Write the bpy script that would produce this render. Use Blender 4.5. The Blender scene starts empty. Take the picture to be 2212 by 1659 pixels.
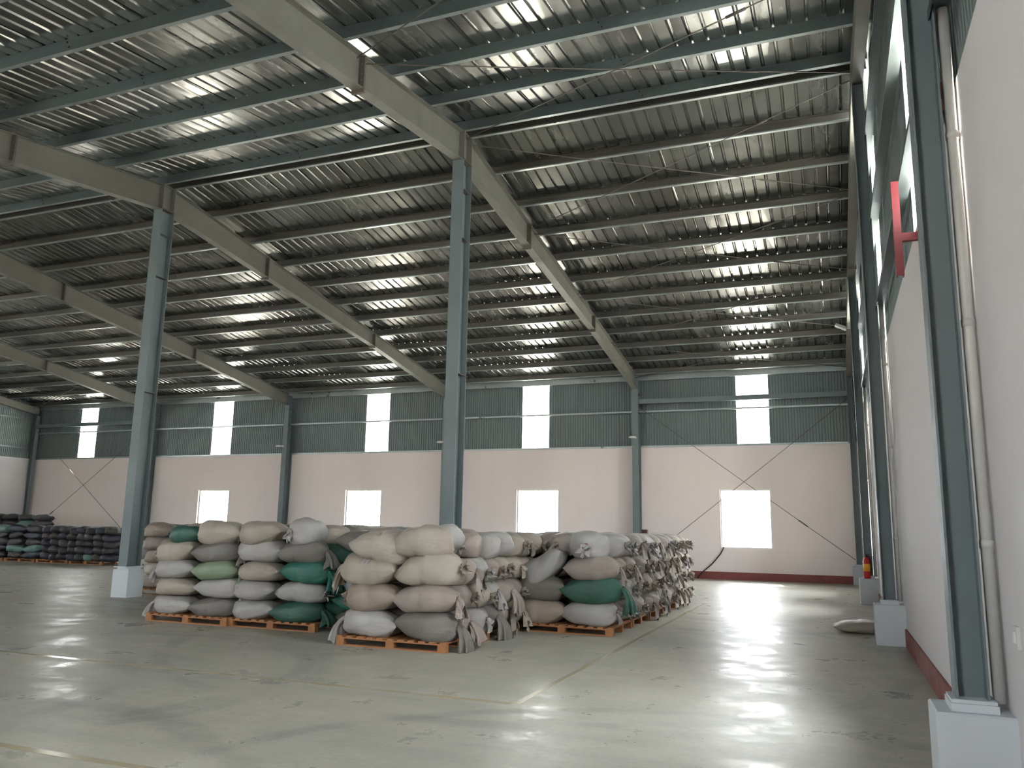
import bpy, math, random
from mathutils import Vector, Matrix

# ------------------------------------------------------------------ camera, sky, sun, exposure
SC = bpy.context.scene
COL = SC.collection
cam_d = bpy.data.cameras.new('camera')
cam = bpy.data.objects.new('camera', cam_d)
COL.objects.link(cam)
SC.camera = cam
YAW, PIT, ROL = math.radians(21.622), math.radians(10.164), math.radians(1.031)
cam_d.sensor_fit = 'HORIZONTAL'
cam_d.sensor_width = 36.0
cam_d.lens = 36.0 * 1744.2 / 2212.0
cam_d.clip_start, cam_d.clip_end = 0.05, 500
fw = Vector((-math.sin(YAW) * math.cos(PIT), math.cos(YAW) * math.cos(PIT), math.sin(PIT)))
r0 = Vector((math.cos(YAW), math.sin(YAW), 0))
u0 = r0.cross(fw)
rr = math.cos(ROL) * r0 + math.sin(ROL) * u0
uu = -math.sin(ROL) * r0 + math.cos(ROL) * u0
cam.matrix_world = Matrix(((rr.x, uu.x, -fw.x, -0.919), (rr.y, uu.y, -fw.y, -13.775), (rr.z, uu.z, -fw.z, 1.6), (0, 0, 0, 1)))

world = bpy.data.worlds.new('sky')
SC.world = world
world.use_nodes = True
wn = world.node_tree
bg = wn.nodes['Background']
bg.inputs['Color'].default_value = (0.93, 0.965, 1.0, 1)
bg.inputs['Strength'].default_value = 14.0

sun_d = bpy.data.lights.new('sun', 'SUN')
sun_d.energy = 70.0
sun_d.angle = math.radians(1.2)
sun_d.color = (1.0, 0.93, 0.82)
sun = bpy.data.objects.new('sun', sun_d)
COL.objects.link(sun)
sun.rotation_euler = Vector((-0.06, 0.40, 1.0)).to_track_quat('Z', 'Y').to_euler()
sun.location = (0, 30, 40)

SC.view_settings.view_transform = 'Standard'
SC.view_settings.look = 'None'
SC.view_settings.gamma = 1.0
SC.view_settings.use_curve_mapping = False
SC.view_settings.exposure = 0.62
SC.cycles.max_bounces = 14
SC.cycles.diffuse_bounces = 9
SC.cycles.glossy_bounces = 4
SC.cycles.transparent_max_bounces = 12
SC.cycles.sample_clamp_indirect = 12.0
SC.cycles.sample_clamp_direct = 0.0
SC.cycles.caustics_reflective = False
SC.cycles.caustics_refractive = False
SC.cycles.use_denoising = True

# ------------------------------------------------------------------ measures
WX0, WX1 = -38.8, 0.0          # inner faces of the gable walls
WY0, WY1 = -15.73, 15.73       # inner faces of the eaves walls
HM = 4.67                      # top of the masonry
RZ, SL = 9.46, 0.143           # purlin underside at the ridge, slope
GX = [-0.20, -7.54, -15.30, -23.06, -30.82, -38.58]   # frame lines
GY = [-15.45, -7.98, 0.0, 7.75, 15.45]                # gable column lines
def pz(y): return RZ - SL * abs(y)                    # purlin underside / rafter top
def rz(y): return pz(y) + 0.2                         # roof sheet pan

# ------------------------------------------------------------------ materials
def mat(name, col, rough=0.6, metal=0.0, spec=0.5):
    m = bpy.data.materials.new(name)
    m.use_nodes = True
    b = m.node_tree.nodes['Principled BSDF']
    b.inputs['Base Color'].default_value = (*col, 1)
    b.inputs['Roughness'].default_value = rough
    b.inputs['Metallic'].default_value = metal
    b.inputs['Specular IOR Level'].default_value = spec
    return m

class N:
    """small node-graph writer"""
    def __init__(s, m):
        s.t = m.node_tree; s.b = s.t.nodes['Principled BSDF']
    def n(s, typ, **kw):
        q = s.t.nodes.new(typ)
        for k, v in kw.items(): setattr(q, k, v)
        return q
    def l(s, a, b): s.t.links.new(a, b)
    def coord(s, kind='Object', scale=(1, 1, 1), loc=(0, 0, 0), rot=(0, 0, 0)):
        mp = s.n('ShaderNodeMapping')
        mp.inputs['Scale'].default_value = scale
        mp.inputs['Location'].default_value = loc
        mp.inputs['Rotation'].default_value = rot
        if kind == 'World':
            g = s.n('ShaderNodeNewGeometry'); s.l(g.outputs['Position'], mp.inputs['Vector'])
        else:
            g = s.n('ShaderNodeTexCoord'); s.l(g.outputs[kind], mp.inputs['Vector'])
        return mp.outputs['Vector']
    def noise(s, vec, scale=5, detail=4, rough=.6):
        q = s.n('ShaderNodeTexNoise')
        q.inputs['Scale'].default_value = scale; q.inputs['Detail'].default_value = detail
        q.inputs['Roughness'].default_value = rough
        s.l(vec, q.inputs['Vector']); return q.outputs['Fac']
    def ramp(s, fac, a, b, lo=0.0, hi=1.0):
        q = s.n('ShaderNodeMapRange')
        q.inputs['From Min'].default_value = a; q.inputs['From Max'].default_value = b
        q.inputs['To Min'].default_value = lo; q.inputs['To Max'].default_value = hi
        s.l(fac, q.inputs['Value']); return q.outputs['Result']
    def math(s, op, a, b=None):
        q = s.n('ShaderNodeMath', operation=op)
        for i, v in enumerate((a, b)):
            if v is None: continue
            if isinstance(v, (int, float)): q.inputs[i].default_value = v
            else: s.l(v, q.inputs[i])
        return q.outputs[0]
    def mix(s, fac, a, b):
        q = s.n('ShaderNodeMix', data_type='RGBA')
        if isinstance(fac, (int, float)): q.inputs['Factor'].default_value = fac
        else: s.l(fac, q.inputs['Factor'])
        for k, v in (('A', a), ('B', b)):
            i = [x for x in q.inputs if x.name == k and x.type == 'RGBA'][0]
            if isinstance(v, tuple): i.default_value = (*v, 1)
            else: s.l(v, i)
        return [x for x in q.outputs if x.type == 'RGBA'][0]
    def bump(s, h, strength=.3, dist=.01):
        q = s.n('ShaderNodeBump')
        q.inputs['Strength'].default_value = strength; q.inputs['Distance'].default_value = dist
        s.l(h, q.inputs['Height']); s.l(q.outputs['Normal'], s.b.inputs['Normal'])
    def col(s, v): s.l(v, s.b.inputs['Base Color'])
    def rough(s, v): s.l(v, s.b.inputs['Roughness'])

def painted(name, col, dirt, rough=.5, metal=0., sc=3.0, amount=.5, bmp=.05):
    m = mat(name, col, rough, metal); g = N(m)
    v = g.coord('World')
    f = g.noise(v, sc, 6, .65)
    f2 = g.noise(v, sc * 9, 3, .6)
    k = g.math('MULTIPLY', g.ramp(f, .42, .75), amount)
    c = g.mix(k, col, dirt)
    c = g.mix(g.ramp(f2, .3, .8, 0, .25), c, tuple(x * .8 for x in col))
    g.col(c); g.bump(f2, bmp, .01)
    g.rough(g.ramp(f, .3, .7, rough - .08, rough + .12))
    return m

def masonry(name, col):
    m = mat(name, col, .85); g = N(m)
    v = g.coord('World')
    big = g.noise(v, .35, 5, .6); fine = g.noise(v, 14, 5, .7); mid = g.noise(v, 2.2, 4, .6)
    streak = g.noise(g.coord('World', (1.6, 1.6, .12)), 2.0, 4, .6)
    c = g.mix(g.ramp(big, .35, .7, 0, .5), col, (col[0] * .9, col[1] * .885, col[2] * .88))
    c = g.mix(g.ramp(streak, .55, .8, 0, .35), c, (col[0] * .86, col[1] * .86, col[2] * .87))
    c = g.mix(g.ramp(mid, .6, .8, 0, .2), c, (col[0] * .84, col[1] * .8, col[2] * .78))
    g.col(c); g.bump(g.math('ADD', fine, g.math('MULTIPLY', mid, 2)), .18, .01)
    return m

M = {}
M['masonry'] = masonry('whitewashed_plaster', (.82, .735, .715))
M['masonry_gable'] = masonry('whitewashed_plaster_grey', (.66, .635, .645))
M['pier'] = masonry('painted_concrete_pier', (.56, .60, .63))
M['red_oxide'] = painted('red_oxide_paint', (.23, .055, .045), (.12, .05, .04), .6)
M['red_post'] = painted('red_primer_paint', (.20, .03, .035), (.18, .05, .05), .5)
M['column'] = painted('grey_green_steel_paint', (.150, .188, .198), (.115, .132, .134), .5, 0, 1.6, .5)
M['rafter'] = painted('grey_beige_steel_primer', (.175, .175, .152), (.135, .13, .11), .5, 0, 1.4, .6)
M['plate'] = painted('dark_primer_plate', (.10, .095, .085), (.14, .08, .05), .6)
M['rod'] = painted('bracing_rod_steel', (.13, .115, .105), (.15, .08, .05), .5)
M['white_plastic'] = painted('white_pipe_plastic', (.62, .61, .58), (.45, .43, .40), .35)
M['black_rubber'] = mat('black_cable', (.02, .02, .022), .5)
M['wood'] = painted('pallet_wood', (.36, .155, .06), (.20, .10, .05), .7, 0, 8, .7, .2)
M['wood_dark'] = painted('brown_block_wood', (.10, .045, .03), (.06, .03, .02), .8)
M['lamp_body'] = mat('floodlight_white_metal', (.75, .75, .73), .4)
M['lamp_glass'] = mat('floodlight_lens', (.8, .82, .84), .12)
M['ext_red'] = mat('extinguisher_red', (.45, .015, .02), .3)
M['ext_yellow'] = mat('extinguisher_label_yellow', (.75, .36, .03), .5)
M['ext_black'] = mat('extinguisher_black', (.02, .02, .02), .4)

def galv(name, col, rough, metal, spangle=True, stretch=(1, 1, 1), bmp=.35, rnd_=.22):
    m = mat(name, col, rough, metal); g = N(m)
    v = g.coord('World')
    vo = g.n('ShaderNodeTexVoronoi'); vo.inputs['Scale'].default_value = 22
    g.l(v, vo.inputs['Vector'])
    st = g.noise(g.coord('World', stretch), 1.2, 5, .65)
    big = g.noise(v, .5, 3, .5)
    oi = g.n('ShaderNodeObjectInfo')
    c = g.mix(g.ramp(st, .3, .75), tuple(x * .78 for x in col), tuple(min(1, x * 1.12) for x in col))
    c = g.mix(g.ramp(big, .4, .7, 0, .45), c, (col[0] * .95, col[1] * .88, col[2] * .78))
    c = g.mix(g.math('MULTIPLY', oi.outputs['Random'], rnd_), c, tuple(x * .72 for x in col))
    if spangle:
        sep = g.n('ShaderNodeSeparateColor'); g.l(vo.outputs['Color'], sep.inputs[0])
        c = g.mix(g.math('MULTIPLY', sep.outputs[0], .22), c, tuple(x * .55 for x in col))
    g.col(c)
    g.rough(g.ramp(st, .3, .7, rough - .1, rough + .14))
    wav = g.noise(g.coord('World', (stretch[0] * 1.3, stretch[1] * 1.3, stretch[2] * 1.3)), 2.2, 1.5, .5)
    g.bump(wav, bmp, .03)
    return m
M['roof'] = galv('galvanised_roof_sheet', (.235, .245, .228), .20, .85, False, (1.2, .25, 1), .015, .16)
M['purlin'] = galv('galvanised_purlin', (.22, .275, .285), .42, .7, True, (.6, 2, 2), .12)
M['purlin_far'] = galv('galvanised_purlin_shaded', (.15, .145, .13), .45, .7, True, (.6, 2, 2), .12)  # same metal darkened: the shade on the far purlin webs is in the colour
M['cladding'] = galv('wall_cladding_sheet', (.18, .222, .22), .5, .35, False, (2, 2, .25), .1, .06)
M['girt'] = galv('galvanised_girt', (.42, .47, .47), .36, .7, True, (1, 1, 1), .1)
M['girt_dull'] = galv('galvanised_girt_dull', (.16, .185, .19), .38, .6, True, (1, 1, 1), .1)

def make_floor():
    m = mat('polished_concrete_floor', (.33, .33, .29), .3, 0, .22); g = N(m)
    v = g.coord('World')
    big = g.noise(v, .22, 4, .55); mid = g.noise(v, 1.1, 6, .65); fine = g.noise(v, 18, 4, .7)
    st = g.noise(g.coord('World', (.25, 2.2, 1), rot=(0, 0, .35)), 1.3, 5, .7)
    c = g.mix(g.ramp(big, .35, .65), (.375, .375, .325), (.47, .445, .365))
    c = g.mix(g.ramp(st, .45, .75, 0, .55), c, (.275, .275, .245))
    c = g.mix(g.ramp(mid, .5, .8, 0, .35), c, (.50, .48, .42))
    c = g.mix(g.ramp(fine, .3, .8, 0, .25), c, (.22, .22, .2))
    sep = g.n('ShaderNodeSeparateXYZ'); g.l(v, sep.inputs[0])
    X, Y = sep.outputs[0], sep.outputs[1]
    wob = g.math('MULTIPLY', g.math('SUBTRACT', g.noise(v, .9, 2, .5), .5), .25)
    for (cx, cy, r, w) in ((-9.2, -7.0, 2.9, .07), (-9.2, -7.0, 3.15, .06), (-10.3, -9.0, 3.1, .08), (-7.5, -12.5, 4.4, .09), (-5.0, -2.5, 4.9, .07), (-1.8, -9.5, 3.4, .06), (-16, -6, 5.5, .1), (-3.0, 3.5, 3.2, .08)):
        dx = g.math('SUBTRACT', X, cx); dy = g.math('SUBTRACT', Y, cy)
        d = g.math('SQRT', g.math('ADD', g.math('MULTIPLY', dx, dx), g.math('MULTIPLY', dy, dy)))
        d = g.math('ABSOLUTE', g.math('SUBTRACT', g.math('ADD', d, wob), r))
        k = g.ramp(d, w, w * 2.2, .3, 0)
        k = g.math('MULTIPLY', k, g.ramp(g.noise(v, .8, 2, .5), .42, .6))
        c = g.mix(k, c, (.13, .14, .14))
    g.col(c)
    pol = g.ramp(g.noise(g.coord('World', loc=(3.1, 1.7, 0)), 1.4, 5, .65), .46, .72)
    g.rough(g.math('ADD', g.ramp(pol, 0, 1, .44, .17), g.ramp(fine, .3, .7, -.04, .06)))
    rip = g.noise(g.coord('World', (1, 1.6, 1)), 9, 3, .6)
    g.bump(rip, .05, .01)
    return m
M['floor'] = make_floor()
M['line'] = mat('worn_yellow_paint', (.42, .36, .18), .16)
g = N(M['line']); f = g.noise(g.coord('World'), 3, 5, .7)
g.col(g.mix(g.ramp(f, .35, .65), (.42, .40, .33), (.46, .39, .22)))

def sackmat(name, col, dirt, rough=.42, pr=False):
    m = mat(name, col, rough); g = N(m)
    v = g.coord('Object')
    oi = g.n('ShaderNodeObjectInfo')
    add = g.n('ShaderNodeVectorMath', operation='ADD'); g.l(v, add.inputs[0])
    cx = g.n('ShaderNodeCombineXYZ')
    g.l(g.math('MULTIPLY', oi.outputs['Random'], 37.0), cx.inputs[0]); g.l(cx.outputs[0], add.inputs[1])
    vv = add.outputs[0]
    big = g.noise(vv, 2.2, 5, .6); fine = g.noise(vv, 9, 4, .65)
    c = g.mix(g.ramp(big, .42, .72, 0, .75), col, dirt)
    c = g.mix(g.ramp(fine, .5, .8, 0, .3), c, tuple(x * .7 for x in col))
    c = g.mix(g.math('MULTIPLY', oi.outputs['Random'], .3), c, tuple(x * .72 for x in col))
    if pr:
        sp = g.n('ShaderNodeSeparateXYZ'); g.l(v, sp.inputs[0])
        st = g.math('SINE', g.math('ADD', g.math('MULTIPLY', sp.outputs[0], 95.), g.math('MULTIPLY', sp.outputs[2], 60.)))
        k = g.ramp(st, .2, .6)
        for (o, a, b) in ((0, -.12, .09),):
            k = g.math('MULTIPLY', k, g.math('GREATER_THAN', sp.outputs[o], a))
            k = g.math('MULTIPLY', k, g.math('LESS_THAN', sp.outputs[o], b))
        k = g.math('MULTIPLY', k, g.math('GREATER_THAN', sp.outputs[2], .235))
        k = g.math('MULTIPLY', k, g.math('LESS_THAN', sp.outputs[2], .30))
        k = g.math('MULTIPLY', k, g.ramp(fine, .35, .6, .2, .8))
        c = g.mix(k, c, (.10, .13, .25))
    g.col(c)
    w1 = g.n('ShaderNodeTexWave'); w1.inputs['Scale'].default_value = 60; w1.inputs['Distortion'].default_value = 1
    g.l(vv, w1.inputs['Vector'])
    wr = g.noise(g.coord('Object', (2.2, 8, 8)), 2.0, 4, .6)
    g.bump(g.math('ADD', g.math('MULTIPLY', w1.outputs['Fac'], .12), wr), .55, .03)
    return m
S = {
 'cream': sackmat('cream_woven_plastic', (.42, .375, .31), (.31, .255, .20)),
 'white': sackmat('white_woven_plastic', (.43, .415, .395), (.33, .30, .27)),
 'beige': sackmat('beige_woven_plastic', (.36, .295, .24), (.25, .19, .15)),
 'pinkish': sackmat('dusty_pink_beige_woven_plastic', (.355, .302, .268), (.25, .20, .172)),
 'grey': sackmat('grey_woven_plastic', (.20, .185, .165), (.14, .125, .11)),
 'olive': sackmat('olive_grey_woven_plastic', (.165, .155, .125), (.11, .10, .08)),
 'green': sackmat('dark_green_woven_plastic', (.04, .125, .09), (.035, .08, .06)),
 'teal': sackmat('teal_green_woven_plastic', (.035, .17, .125), (.03, .10, .08)),
 'pale green': sackmat('pale_green_woven_plastic', (.24, .31, .20), (.16, .20, .13)),
 'light blue': sackmat('light_blue_woven_plastic', (.34, .37, .43), (.25, .27, .31)),
 'printed cream': sackmat('printed_cream_woven_plastic', (.42, .375, .31), (.32, .265, .21), .5, True),
 'black': sackmat('black_woven_plastic', (.016, .016, .019), (.035, .03, .03), .42),
 'navy': sackmat('navy_woven_plastic', (.020, .024, .042), (.02, .02, .03), .42),
 'brown': sackmat('dark_brown_woven_plastic', (.05, .038, .034), (.03, .024, .022), .45),
 'dusty teal': sackmat('dusty_teal_woven_plastic', (.13, .24, .21), (.08, .14, .12), .45),
 'dark grey': sackmat('dark_grey_woven_plastic', (.06, .055, .053), (.035, .034, .034), .45),
}
M['string'] = mat('red_brown_tie_string', (.20, .06, .05), .8)

def glass_mat():
    m = bpy.data.materials.new('clear_window_glass'); m.use_nodes = True
    t = m.node_tree; t.nodes.clear()
    o = t.nodes.new('ShaderNodeOutputMaterial'); tr = t.nodes.new('ShaderNodeBsdfTransparent')
    gl = t.nodes.new('ShaderNodeBsdfGlossy'); mx = t.nodes.new('ShaderNodeMixShader')
    gl.inputs['Roughness'].default_value = .03
    fr = t.nodes.new('ShaderNodeFresnel'); fr.inputs['IOR'].default_value = 1.2
    t.links.new(fr.outputs[0], mx.inputs[0]); t.links.new(tr.outputs[0], mx.inputs[1]); t.links.new(gl.outputs[0], mx.inputs[2])
    t.links.new(mx.outputs[0], o.inputs[0]); return m
def translucent_mat():
    m = bpy.data.materials.new('translucent_fibreglass_sheet'); m.use_nodes = True
    t = m.node_tree; t.nodes.clear()
    o = t.nodes.new('ShaderNodeOutputMaterial'); tr = t.nodes.new('ShaderNodeBsdfTransparent')
    tl = t.nodes.new('ShaderNodeBsdfTranslucent'); mx = t.nodes.new('ShaderNodeMixShader')
    tr.inputs['Color'].default_value = (.95, .97, .96, 1); tl.inputs['Color'].default_value = (.92, .94, .92, 1)
    mx.inputs[0].default_value = .45
    t.links.new(tr.outputs[0], mx.inputs[1]); t.links.new(tl.outputs[0], mx.inputs[2])
    t.links.new(mx.outputs[0], o.inputs[0]); return m
M['glass'] = glass_mat(); M['skylight'] = translucent_mat()

# ------------------------------------------------------------------ mesh helpers
class MB:
    def __init__(s): s.v, s.f = [], []
    def box(s, x0, x1, y0, y1, z0, z1):
        n = len(s.v)
        s.v += [(x0, y0, z0), (x1, y0, z0), (x1, y1, z0), (x0, y1, z0), (x0, y0, z1), (x1, y0, z1), (x1, y1, z1), (x0, y1, z1)]
        s.f += [tuple(n + i for i in q) for q in ((3, 2, 1, 0), (4, 5, 6, 7), (0, 1, 5, 4), (1, 2, 6, 5), (2, 3, 7, 6), (3, 0, 4, 7))]
        return s
    def hexa(s, pts):          # eight corners in box order
        n = len(s.v); s.v += [tuple(p) for p in pts]
        s.f += [tuple(n + i for i in q) for q in ((3, 2, 1, 0), (4, 5, 6, 7), (0, 1, 5, 4), (1, 2, 6, 5), (2, 3, 7, 6), (3, 0, 4, 7))]
        return s
    def beam_y(s, x0, x1, y0, z0a, z0b, y1, z1a, z1b):   # a slab running along y whose ends have z ranges (z0a,z0b) and (z1a,z1b)
        return s.hexa([(x0, y0, z0a), (x1, y0, z0a), (x1, y1, z1a), (x0, y1, z1a), (x0, y0, z0b), (x1, y0, z0b), (x1, y1, z1b), (x0, y1, z1b)])
    def tube(s, pts, rad, seg=8):
        pts = [Vector(p) for p in pts]; n = len(s.v)
        rads = rad if isinstance(rad, (list, tuple)) else [rad] * len(pts)
        for i, p in enumerate(pts):
            d = (pts[min(i + 1, len(pts) - 1)] - pts[max(i - 1, 0)]).normalized()
            a = d.cross(Vector((0, 0, 1)))
            if a.length < 1e-3: a = d.cross(Vector((0, 1, 0)))
            a.normalize(); b = d.cross(a)
            for k in range(seg):
                t = 2 * math.pi * k / seg
                s.v.append(tuple(p + rads[i] * (math.cos(t) * a + math.sin(t) * b)))
        for i in range(len(pts) - 1):
            for k in range(seg):
                a0 = n + i * seg + k; a1 = n + i * seg + (k + 1) % seg
                s.f.append((a0, a1, a1 + seg, a0 + seg))
        s.f.append(tuple(n + k for k in reversed(range(seg))))
        s.f.append(tuple(n + (len(pts) - 1) * seg + k for k in range(seg)))
        return s
    def mesh(s, name, m, smooth=False, bevel=0):
        me = bpy.data.meshes.new(name); me.from_pydata(s.v, [], s.f); me.update()
        me.materials.append(m)
        if smooth: me.polygons.foreach_set('use_smooth', [True] * len(me.polygons))
        return me
    def build(s, name, m, parent=None, smooth=False, loc=None):
        return link(name, s.mesh(name, m, smooth), parent, loc)

def link(name, me, parent=None, loc=None):
    o = bpy.data.objects.new(name, me); COL.objects.link(o)
    if parent is not None: o.parent = parent
    if loc is not None: o.location = loc
    return o
def tag(o, label, cat=None, group=None, kind=None):
    o['label'] = label
    if cat: o['category'] = cat
    if group: o['group'] = group
    if kind: o['kind'] = kind
    return o
def empty(name, loc, label, cat=None, group=None, kind=None, rz_=0):
    o = bpy.data.objects.new(name, None); COL.objects.link(o); o.location = loc; o.rotation_euler = (0, 0, rz_)
    o.empty_display_size = .2
    return tag(o, label, cat, group, kind)
ORD = ['first', 'second', 'third', 'fourth', 'fifth', 'sixth', 'seventh', 'eighth', 'ninth', 'tenth', 'eleventh', 'twelfth', 'thirteenth', 'fourteenth', 'fifteenth', 'sixteenth']

# ------------------------------------------------------------------ ground and floor
tag(MB().box(-120, 80, -90, 100, -.35, -.12).build('ground', mat('pale_concrete_yard', (.42, .41, .38), .9)), 'pale concrete yard outside the building', kind='structure')
fl = tag(MB().box(WX0 - .2, WX1 + .2, WY0 - .2, WY1 + .2, -.12, 0).build('floor', M['floor']), 'worn grey-green polished concrete floor', kind='structure')

# ------------------------------------------------------------------ masonry walls with openings
def wall_grid(mb, axis, c0, c1, a0, a1, z0, z1, holes):
    """solid slab between c0..c1 across `axis`, spanning a0..a1 along and z0..z1, minus holes (a,b,za,zb)"""
    cuts = sorted({a0, a1, *[h[0] for h in holes], *[h[1] for h in holes]})
    for i in range(len(cuts) - 1):
        p, q = cuts[i], cuts[i + 1]; mid = (p + q) / 2
        hs = [h for h in holes if h[0] < mid < h[1]]
        segs = [(z0, z1)] if not hs else [(z0, hs[0][2]), (hs[0][3], z1)]
        for za, zb in segs:
            if zb - za < 1e-4: continue
            if axis == 'y': mb.box(p, q, c0, c1, za, zb)
            else: mb.box(c0, c1, p, q, za, zb)
LOWX = [(-3.77, .86), (-11.49, .85), (-19.25, .86), (-27.13, .87)]
low_back = [(c - w, c + w, 1.07, 3.10) for c, w in LOWX]
mb = MB(); wall_grid(mb, 'y', WY1, WY1 + .23, WX0 - .23, WX1 + .23, -.1, HM, low_back)
wall_back = tag(mb.build('wall_back', M['masonry']), 'whitewashed masonry wall along the far side', kind='structure')
low_right = [(-7.25, -5.48, 1.07, 3.10), (4.4, 6.1, 1.07, 3.10), (9.6, 11.3, 1.07, 3.1)]
mb = MB(); wall_grid(mb, 'x', WX1, WX1 + .23, WY0 - .23, WY1, -.1, HM, low_right)
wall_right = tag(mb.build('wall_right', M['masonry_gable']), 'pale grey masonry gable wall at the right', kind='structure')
low_left = [(-12.5, -10.8, 1.07, 3.1), (-4.8, -3.1, 1.07, 3.1), (3.0, 4.7, 1.07, 3.1)]
mb = MB(); wall_grid(mb, 'x', WX0 - .23, WX0, WY0 - .23, WY1, -.1, HM, low_left)
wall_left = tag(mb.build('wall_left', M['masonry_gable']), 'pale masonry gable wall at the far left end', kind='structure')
low_front = [(-4.7, -3.0, 1.07, 3.1), (-24.5, -21.2, 0.0, 3.8), (-12.3, -10.7, 1.07, 3.1), (-28, -26.3, 1.07, 3.1)]  # unseen door and window openings, added mainly to light the room
mb = MB(); wall_grid(mb, 'y', WY0 - .23, WY0, WX0, WX1, -.1, HM, low_front)
wall_front = tag(mb.build('wall_front', M['masonry']), 'masonry wall behind the viewer with unseen door opening added to light the room', kind='structure')

# red-oxide skirting, a thin proud band
sk = .256
tag(MB().box(WX0 + .02, WX1 - .02, WY1 - .025, WY1, 0, sk).build('baseboard_back', M['red_oxide']), 'red-oxide painted skirting band along the far wall', kind='structure')
tag(MB().box(WX1 - .025, WX1, WY0, WY1 - .03, 0, sk).build('baseboard_right', M['red_oxide']), 'red-oxide painted skirting band along the right wall', kind='structure')
tag(MB().box(WX0, WX0 + .02, WY0, WY1, 0, sk).build('baseboard_left', M['red_oxide']), 'red-oxide painted skirting band along the left wall', kind='structure')
# flashing on top of the masonry
tag(MB().box(WX0, WX1 - .03, WY1 - .05, WY1 + .05, HM, HM + .035).box(WX0, WX1 - .03, WY1 - .05, WY1 - .042, HM - .035, HM).build('trim_1', M['girt']), 'bent metal flashing on top of the far masonry wall', kind='structure')

# ------------------------------------------------------------------ corrugated wall cladding
def clad_sheet(axis, c, a0, a1, z0, top, pitch=.1, depth=.022, sgn=1):
    """one trapezoidal sheet, ribs vertical; top is a function of the along coordinate"""
    mb = MB(); n = max(1, round((a1 - a0) / pitch)); st = (a1 - a0) / n
    prof = []
    for i in range(n):
        b = a0 + i * st
        prof += [(b, 0), (b + .5 * st, 0), (b + .62 * st, 1), (b + .88 * st, 1)]
    prof.append((a1, 0))
    for a, d in prof:
        o = c + sgn * d * depth
        for z in (z0, top(a)):
            mb.v.append((a, o, z) if axis == 'y' else (o, a, z))
    for i in range(len(prof) - 1):
        q = (2 * i, 2 * i + 2, 2 * i + 3, 2 * i + 1)
        mb.f.append(q)
    return mb
UPX = [-3.42, -11.6, -18.72, -26.95, -35.3]
UW = .56
def run_cladding(parent, axis, c, a0, a1, top, strips, sgn, z0=HM):
    edges = [a0]; st = sorted(strips)
    marks = [a0] + [x for s in st for x in s] + [a1]
    for i in range(0, len(marks), 2):
        p, q = marks[i], marks[i + 1]
        n = max(1, round((q - p) / 1.0))
        for k in range(n):
            x0 = p + (q - p) * k / n; x1 = p + (q - p) * (k + 1) / n
            clad_sheet(axis, c + sgn * (.0015 * (k % 2)), x0 - .008, x1 + .008, z0, top, sgn=sgn).build('cladding_sheet', M['cladding'], parent)
wn_i = [0]
def skylight_strip(axis, c, s, top, sgn, label):
    wn_i[0] += 1
    o = clad_sheet(axis, c + sgn * .012, s[0] - .03, s[1] + .03, HM - .02, top, sgn=sgn).build('window_%d' % wn_i[0], M['skylight'])
    tag(o, label, kind='structure'); return o
strips_back = [(x - UW, x + UW) for x in UPX]
top_back = lambda a: 7.427
BAYS = ['right-hand', 'second from the right', 'middle', 'fourth from the right', 'far left']
run_cladding(wall_back, 'y', WY1 + .03, WX0 - .06, WX1 + .06, top_back, strips_back, 1)
for i, s in enumerate(strips_back):
    skylight_strip('y', WY1 + .03, s, top_back, 1, 'tall glowing translucent cladding strip high on the far wall, %s bay' % BAYS[i])
gtop = lambda a: rz(a) + .012
strips_right = [(-13.2, -12.0), (-5.75, -4.55), (.45, 1.6), (9.2, 10.4)]
run_cladding(wall_right, 'x', WX1 + .03, WY0 - .06, WY1 + .06, gtop, strips_right, 1)
for s, w in zip(strips_right, ('behind the viewer', 'nearest in view', 'just beyond the ridge column', 'near the far corner')):
    skylight_strip('x', WX1 + .03, s, gtop, 1, 'translucent cladding strip high on the right gable wall, %s' % w)
strips_left = [(-11, -9.8), (-4.5, -3.3), (4, 5.2)]
run_cladding(wall_left, 'x', WX0 - .03, WY0 - .06, WY1 + .06, gtop, strips_left, -1)
for s, w in zip(strips_left, ('nearer end', 'middle', 'farther end')):
    skylight_strip('x', WX0 - .03, s, gtop, -1, 'translucent cladding strip high on the left gable wall, %s' % w)
strips_front = [(x - UW, x + UW) for x in (-3.5, -11.4, -19.2, -27, -34.8)]  # unseen strips added to bring light in from behind
run_cladding(wall_front, 'y', WY0 - .03, WX0 - .06, WX1 + .06, top_back, strips_front, -1)
for i, s in enumerate(strips_front):
    skylight_strip('y', WY0 - .03, s, top_back, -1, 'translucent cladding strip added behind the viewer for light, %s bay' % BAYS[i])

# low windows: frame, mullions, panes
def window(axis, c, h, label):
    wn_i[0] += 1
    a0, a1, z0, z1 = h
    r = empty('window_%d' % wn_i[0], ((a0 + a1) / 2, c, z0) if axis == 'y' else (c, (a0 + a1) / 2, z0), label, kind='structure')
    w = (a1 - a0) / 2; H = z1 - z0
    mb = MB()
    def bx(m_, p, q, zc, zd, t=.02):
        m_.box(p, q, -t, t, zc, zd) if axis == 'y' else m_.box(-t, t, p, q, zc, zd)
    bx(mb, -w, w, 0, .04); bx(mb, -w, w, H - .04, H); bx(mb, -w, -w + .04, .04, H - .04); bx(mb, w - .04, w, .04, H - .04)
    mb.build('window_frame', M['lamp_body'], r)
    bx_m = MB(); bx(bx_m, -.012, .012, .04, H - .04, .012); bx_m.build('mullion', M['lamp_body'], r)
    for p, q in ((-w + .04, -.012), (.012, w - .04)):
        g_ = MB(); bx(g_, p, q, .04, H - .04, .003); g_.build('pane', M['glass'], r)
for i, h in enumerate(low_back): window('y', WY1 + .13, h, 'blown-out bright square window low in the far wall, %s bay' % BAYS[i])
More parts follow.
